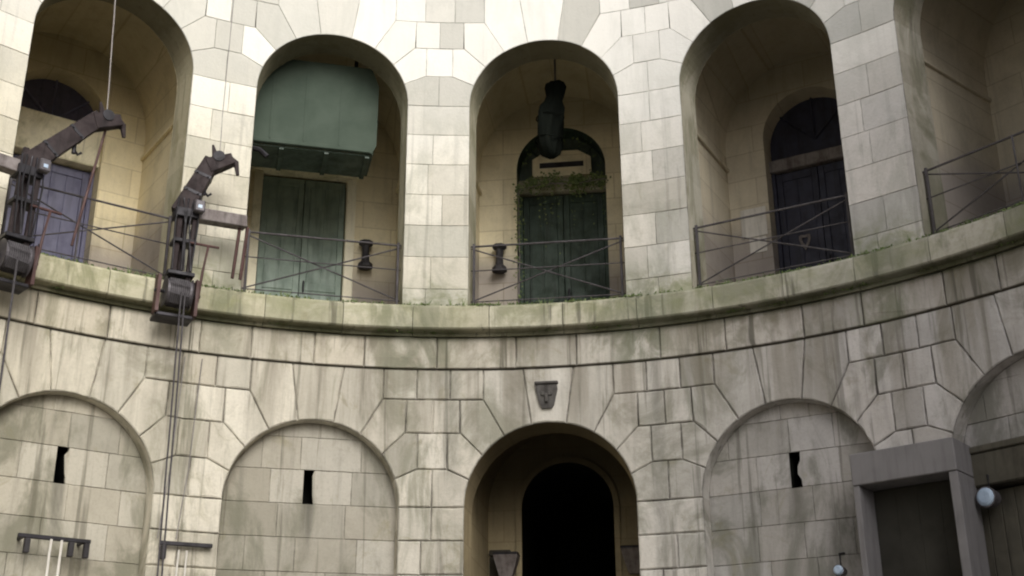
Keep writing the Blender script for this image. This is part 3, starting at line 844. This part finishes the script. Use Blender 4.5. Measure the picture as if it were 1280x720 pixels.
def rope(pts, r, mat, label, group=None):
    o0 = Vector(pts[0]); mb = MB()
    # densify with a helix for the lay of the rope
    P_ = []
    for a, b in zip(pts, pts[1:]):
        a = Vector(a) - o0; b = Vector(b) - o0
        n = max(2, int((b - a).length / .12))
        for q in range(n): P_.append(a.lerp(b, q / n) + Vector((rnd.uniform(-1, 1), rnd.uniform(-1, 1), 0)) * .0015)
    P_.append(Vector(pts[-1]) - o0)
    mb.tube(P_, r, 6)
    o = mb.build('rope', mat, loc=tuple(o0)); top(o, label, 'rope', group); return o
pB = wpt(cB, (.02, -.14, .24)); pB2 = wpt(cB, (.055, -.14, .24))
foot = lambda t, r: Vector(at_th(t, r, .01))
rope([pB, foot(-.470, 5.5)], .008, M['dk_rope'], 'left of the two close dark ropes falling from the winch of the short-jib crane', 'dark winch ropes of the short-jib crane')
rope([pB2, foot(-.463, 5.5)], .008, M['dk_rope'], 'right of the two close dark ropes falling from the winch of the short-jib crane', 'dark winch ropes of the short-jib crane')
pA = wpt(cA, (.0, -.14, .24)); rope([pA, foot(-.735, 5.5)], .010, M['dk_rope'], 'single dark rope falling from the winch of the long-jib crane at far left')
qA = wpt(cA, tA); rope([qA, (qA.x - .28, qA.y + .1, 12.4)], .006, M['rope'], 'thin pale rope rising from the tip of the long-jib crane')
qB = wpt(cB, tB); rope([qB, (qB.x - .02, qB.y + .05, qB.z + .45), (qB.x - .06, qB.y + .30, 12.4)], .004, M['rope'], 'thin pale rope rising from the tip of the short-jib crane')

# iron bars with hanging ropes low on the left
def hook_bar(t, w, r_, z, hooks, label):
    b = empty('hook_bar', at_th(t, r_, z), -t, label, 'hook bar', 'iron hook bars on the lower left wall')
    y1 = (6.0 - r_)
    s = MB(); s.box(-w / 2, w / 2, -.02, .02, -.017, .017, bev=.004); s.build('bar', M['iron'], b)
    for x in hooks:
        s = MB(); s.box(x - .022, x + .022, -.03, .025, -.14, -.018, bev=.005); s.build('bracket', M['black'], b)
    for x in (-w / 2 + .05, w / 2 - .05):
        s = MB(); s.box(x - .012, x + .012, .02, y1 + (.13 if abs(t + .61) < .05 else .03), -.012, .012); s.build('wall_fixing', M['black'], b)
    return b
hook_bar(-.612, .60, 5.95, 3.575, (-.22, .14, .27), 'dark iron hook bar inside the leftmost blind arch')
hook_bar(-.425, .46, 5.95, 3.62, (-.19,), 'dark iron hook bar left of the arrow slit beside the plain pier')
for t, sfx, g_ in ((-.618, 'left of the two pale ropes hanging from the bar inside the leftmost blind arch', 'a'), (-.603, 'right of the two pale ropes hanging from the bar inside the leftmost blind arch', 'a'),
              (-.436, 'left of the two pale ropes hanging from the bar beside the plain pier', 'b'), (-.424, 'right of the two pale ropes hanging from the bar beside the plain pier', 'b')):
    z = 3.56
    rope([at_th(t, 5.915, z), at_th(t - .006, 5.90, .02)], .011 if g_ == 'a' else .009, M['white'], sfx, 'pale ropes hanging from the hook bars')
for t, lab in ((-.452, 'thin grey wire running down the plain pier, the left one of the pair'), (-.425, 'thin grey wire running down the plain pier, the right one of the pair')):
    o = rope([at_th(t, 5.975, 5.35), at_th(t - .006, 5.97, 4.3), at_th(t - .015, 5.965, 3.66)], .0045, M['rope'], lab, 'thin grey wires on the plain pier'); o.name = 'wire'; o['category'] = 'wire'

# ------------------------------------------------------------------ green hatch box hung in the left gallery arch
t = th_of(-1); bx_ = empty('timber_housing', at_th(t, R + .5, 7.74), -t, 'big dull green wooden housing hung high in the arch above the grey-green door', 'wooden housing')
s = MB()
prf = [(-.99, .28), (.49, .28), (.535, .38), (.54, 1.12), (.46, 1.34), (-.8, 1.34), (-.99, 1.1)]
s.prism(prf, 0., .035); s.build('front_panel', M['hatch_green'], bx_)
s = MB()
s.box(-.99, .47, .036, .56, .262, .279, bev=.003)
for x in (-.95, -.5, -.02, .42): s.box(x, x + .05, .037, .55, .235, .2615, bev=.003)
s.build('underside', M['dk_green'], bx_)
s = MB(); s.box(.475, .51, .036, .56, .282, 1.26, bev=.004); s.build('side_panel', M['dk_green'], bx_)
s = MB(); s.box(-.99, .45, .036, .56, 1.285, 1.31); s.build('top_panel', M['dk_green'], bx_)
for x in (-.62, -.26, .12):
    s = MB(); s.box(x, x + .022, -.006, -.0005, .335, 1.3, bev=.002); s.build('seam_strip', M['hatch_green'], bx_)
s = MB(); s.box(-.99, .475, -.012, -.0005, .285, .33, bev=.003); s.build('batten', M['hatch_green'], bx_)
s = MB(); s.tube([(-.86, -.02, .20), (-.70, -.02, .17), (-.62, -.02, .10)], .03, 8); s.build('bracket', M['iron'], bx_)
for x in (-.6, .3):
    s = MB(); s.box(x, x + .04, .4, .44, 1.31, 1.60 if x < -.5 else 1.76); s.build('hanger', M['iron'], bx_)

# ------------------------------------------------------------------ lanterns
def hourglass(i, x, z, label):
    t = th_of(i); Mx = bayM(i); p = Mx @ Vector((x, YB - .10, z))
    e = empty('wall_lantern', tuple(p), -t, label, 'lantern', 'black waisted lanterns on the gallery back wall')
    s = MB(); n = 8; prf = [(.085, .16), (.088, .13), (.05, .10), (.042, .0), (.05, -.09), (.09, -.13), (.092, -.17)]
    vs = []; fs = []
    for r_, zz in prf:
        for q in range(n): a = 2 * pi * (q + .5) / n; vs.append((r_ * math.cos(a), r_ * math.sin(a), zz))
    for a in range(len(prf) - 1):
        for q in range(n): fs.append((a * n + q, a * n + (q + 1) % n, (a + 1) * n + (q + 1) % n, (a + 1) * n + q))
    fs.append(tuple(range(n))); fs.append(tuple(range((len(prf) - 1) * n, len(prf) * n)))
    s.add(vs, fs); s.build('housing', M['black'], e)
    s = MB(); s.tube([(0, .04, 0), (0, .099, 0)], .014, 6); s.box(-.03, .03, .092, .0995, -.05, .05); s.build('wall_arm', M['iron'], e)
hourglass(-1, .63, 7.43, 'black waisted lantern right of the grey-green double door')
hourglass(0, -.74, 7.42, 'black waisted lantern left of the dark ivy-topped door')
def fire_basket(i, x, z, label):
    t = th_of(i); Mx = bayM(i); p = Mx @ Vector((x, 1.74, z))
    e = empty('wall_basket', tuple(p), -t, label, 'wall basket', 'dark tapered iron baskets beside the tunnel mouth')
    s = MB(); 
    vs = []
    for (zz, w, d) in ((.12, .125, .10), (.09, .13, .105), (-.10, .075, .06), (-.15, .05, .04)):
        for sx, sy in ((-1, -1), (1, -1), (1, 1), (-1, 1)): vs.append((sx * w, sy * d, zz))
    fs = [(0, 1, 2, 3), (12, 13, 14, 15)]
    for a in range(3):
        for q in range(4): fs.append((a * 4 + q, a * 4 + (q + 1) % 4, a * 4 + 4 + (q + 1) % 4, a * 4 + 4 + q))
    s.add(vs, fs); s.build('bowl', M['wood_grey'], e)
    s = MB(); s.box(-.135, .135, -.112, .112, .105, .13, bev=.006); s.build('rim', M['iron'], e)
    s = MB(); s.box(-.03, .03, .06, .118, -.06, .06); s.build('wall_arm', M['iron'], e)
fire_basket(0, -.68 + .03, 3.80, 'dark tapered iron basket left of the tunnel mouth')
fire_basket(0, .70, 3.83, 'dark tapered iron basket right of the tunnel mouth')

# ------------------------------------------------------------------ dark bundle hung in the middle arch
p = bayM(0) @ Vector((.02, .8, 8.12)); sk = empty('hanging_bundle', tuple(p), -PH, 'dark cloth bundle hanging on a rope above the ivy-topped door', 'bundle')
s = MB(); n = 28
prf = [(-.02, .0, .03), (-.03, .05, .085), (-.05, .15, .115), (-.045, .30, .125), (-.03, .45, .135), (-.015, .60, .13), (.01, .70, .09), (.04, .78, .085), (.05, .88, .10), (.045, .94, .085), (.04, .97, .03)]
vs = []; fs = []
for x, z, r_ in prf:
    for q in range(n):
        a = 2 * pi * q / n; rr = r_ * 1.08 * (1 + .16 * math.sin(3 * a + z * 4) + .12 * math.sin(7 * a - z * 3)); vs.append((x + rr * math.cos(a), rr * math.sin(a), z))
for a in range(len(prf) - 1):
    for q in range(n): fs.append((a * n + q, a * n + (q + 1) % n, (a + 1) * n + (q + 1) % n, (a + 1) * n + q))
fs.append(tuple(range(n))); fs.append(tuple(range((len(prf) - 1) * n, len(prf) * n)))
s.add(vs, fs); s.build('cloth', M['sack'], sk, smooth=True)
for z_, x_, r__ in ((.22, -.047, .150), (.50, -.026, .157)):
    s = MB(); s.tube([(x_ + r__ * math.cos(a * pi / 8), r__ * math.sin(a * pi / 8), z_ + .012 * math.sin(a * 1.3)) for a in range(17)], .008, 5); s.build('binding', M['sack'], sk)
s = MB(); s.tube([(.04, 0, .95), (.04, 0, 1.46)], .012, 6); s.tube([(.0, 0, .73), (.08, 0, .74)], .01, 6); s.build('rope', M['dk_rope'], sk)

# ivy over the dark door
iv = empty('ivy_plant', tuple(bayM(0) @ Vector((-.5, YB - .02, LIVE))), -PH, 'green ivy trailing over the lintel and left edge of the dark middle door', 'ivy')
s = MB(); st = MB()
def leaf(x, y, z, sz):
    a = rnd.uniform(0, 2 * pi); tl = rnd.uniform(-.7, .7)
    u = Vector((math.cos(a), rnd.uniform(-.4, .2), math.sin(a))).normalized() * sz; v = Vector((-math.sin(a), tl, math.cos(a))).normalized() * sz * .8
    c = Vector((x, y, z)); s.add([c - u, c - u * .1 - v * .8, c + u, c - u * .1 + v * .8], [(0, 1, 2, 3)], (rnd.random(), 0, 0))
cl = [(rnd.uniform(.0, 1.03), rnd.gauss(0, .03), rnd.uniform(.02, .05)) for _ in range(26)]
for q in range(1250):
    if rnd.random() < .62:
        cx, cz, sg_ = rnd.choice(cl); leaf(cx + rnd.gauss(0, sg_), rnd.uniform(-.06, .12), 2.50 + cz + rnd.gauss(0, sg_ * .8) - abs(rnd.gauss(0, .05)), rnd.uniform(.008, .026))
    elif rnd.random() < .45: leaf(-.02 + rnd.gauss(0, .03), rnd.uniform(-.04, .04), 2.48 - abs(rnd.gauss(0, .75)), rnd.uniform(.008, .022))
    elif rnd.random() < .5:
        cx, cz, sg_ = rnd.choice(cl[:9]); leaf(cx + rnd.gauss(0, .012), rnd.uniform(.0, .08), 2.43 - abs(rnd.gauss(0, .28)), rnd.uniform(.007, .018))
    elif rnd.random() < .4:
        a = rnd.uniform(.15, pi - .15); leaf(.5 + math.cos(a) * .47 + rnd.gauss(0, .03), rnd.uniform(.04, .15), 2.67 + math.sin(a) * .45 + rnd.gauss(0, .03), rnd.uniform(.010, .022))
s.build('leaves', M['leaf'], iv)
st.tube([(-.02, -.005, 0.), (-.03, -.005, .8), (-.01, -.005, 1.5), (-.02, -.005, 2.38), (.3, .0, 2.45), (.7, .0, 2.43), (1.04, .0, 2.47)], .009, 6)
st.build('stem', M['wood_grey'], iv)

# ------------------------------------------------------------------ grey doorway porch low on the right
t = .690; po_ = empty('doorway_porch', at_th(t, 5.66, 0.), -t, 'grey boxed doorway porch standing between two blind arches low at right', 'porch')
hw = .445
s = MB(); s.box(-hw, hw, 0., .42, 3.93, 4.20, bev=.008); s.build('lintel', M['concrete'], po_)
for a, b in ((-hw, -hw + .055), (hw - .075, hw)):
    s = MB(); s.box(a, b, .01, .42, .0, 3.927, bev=.006); s.build('jamb', M['concrete'], po_)
s = MB(); s.box(-hw + .056, hw - .076, .285, .30, 0.02, 3.925)
for q in range(4):
    a = -hw + .06 + q * .188; s.box(a, a + .187, .278, .2845, .02, 3.92, bev=.001)
s.build('door', M['umber'], po_)  # coloured dark so the shallow door reads as a deep shaded recess

# door, box and lamp in the right hand blind arch
Mx = bayM(2)
e = empty('plank_door', tuple(Mx @ Vector((-.47, .12, 0))), -th_of(2), 'dark brown tall plank door under a brown box in the far right lower arch', 'door')
s = MB()
for q in range(5): a = -.315 + q * .126; s.box(a, a + .121, .02, .06, 0., 3.83, bev=.005)
s.build('leaf', M['brown'], e)
s = MB(); s.box(-.32, -.292, -.0, .019, 0, 3.84, bev=.004); s.box(.288, .32, -.0, .019, 0, 3.84, bev=.004); s.build('frame', M['brown'], e)
e = empty('shutter_box', tuple(Mx @ Vector((-.47, .10, 3.85))), -th_of(2), 'brown box with dark slot above the plank door and round lamp at far right', 'box')
s = MB(); s.box(-.325, .315, -.10, .15, .0, .27, bev=.012); s.build('casing', M['brown'], e)
s = MB(); s.box(-.335, .325, -.115, .152, .272, .33, bev=.01); s.build('lid', M['brown'], e)
def spot(loc, t, r_, label, nod=0.):
    e = empty('round_lamp', loc, -t, label, 'lamp', 'small round wall lamps')
    s = MB(); s.tube([(0, .0, 0), (0, .02, 0), (0, .12, 0), (0, .16, 0)], r_, 20, rs=[r_, r_, r_ * .8, r_ * .4]); s.build('housing', M['drum'], e)
    s = MB(); s.tube([(0, -.022, 0), (0, -.012, 0), (0, -.001, 0)], r_, 20, rs=[r_ * .55, r_ * .8, r_ * .88]); s.build('lens', M['lens'], e)
    s = MB(); s.tube([(0, .08, r_ * .7), (0, .08, r_ + .10), (0, .2, r_ + .12)], .012, 6); s.build('arm', M['iron'], e)
spot(tuple(Mx @ Vector((-.54, -.08, 3.74))), th_of(2), .085, 'round white-blue lamp hanging under the brown box at far right')
spot(at_th(.566, 5.88, 3.29), .566, .048, 'small round lamp at the bottom edge left of the grey porch')

# ------------------------------------------------------------------ camera
cam = bpy.data.cameras.new('camera'); co = bpy.data.objects.new('camera', cam); COL.objects.link(co); sc.camera = co
cam.sensor_width = 36.; cam.lens = 36. * 1566.88 / 1280.; cam.clip_end = 500.; cam.clip_start = .05
co.matrix_world = Matrix.Translation((.423, -5.674, 1.6)) @ Matrix.Rotation(-.0009, 4, 'Z') @ Matrix.Rotation(pi / 2 + .3804, 4, 'X') @ Matrix.Rotation(-.006, 4, 'Z')

# ------------------------------------------------------------------ light
SUN_EL, SUN_AZ = rad(32), rad(156)       # azimuth measured clockwise from +Y: behind the camera, to its right
w = bpy.data.worlds.new('World'); sc.world = w; w.use_nodes = True; nt = w.node_tree
bg = nt.nodes['Background']; sky = nt.nodes.new('ShaderNodeTexSky'); sky.sky_type = 'NISHITA'; sky.sun_disc = False
sky.sun_elevation = SUN_EL; sky.sun_rotation = SUN_AZ; sky.dust_density = 4.; sky.air_density = 1.
hs = nt.nodes.new('ShaderNodeHueSaturation'); hs.inputs['Saturation'].default_value = .35
nt.links.new(sky.outputs[0], hs.inputs['Color']); nt.links.new(hs.outputs[0], bg.inputs[0]); bg.inputs[1].default_value = .15
sl_ = bpy.data.lights.new('sun', 'SUN'); sl_.energy = 2.15; sl_.angle = rad(42); sl_.color = (1., .98, .93)
so = bpy.data.objects.new('sun', sl_); COL.objects.link(so)
d = Vector((math.sin(SUN_AZ) * math.cos(SUN_EL), math.cos(SUN_AZ) * math.cos(SUN_EL), math.sin(SUN_EL)))
so.rotation_euler = d.to_track_quat('Z', 'Y').to_euler(); so.location = d * 40
sc.view_settings.view_transform = 'Standard'; sc.view_settings.look = 'None'; sc.view_settings.exposure = 0.
sc.render.engine = 'CYCLES'
try:
    sc.cycles.filter_width = 2.1; sc.cycles.max_bounces = 8; sc.cycles.diffuse_bounces = 6
except Exception: pass
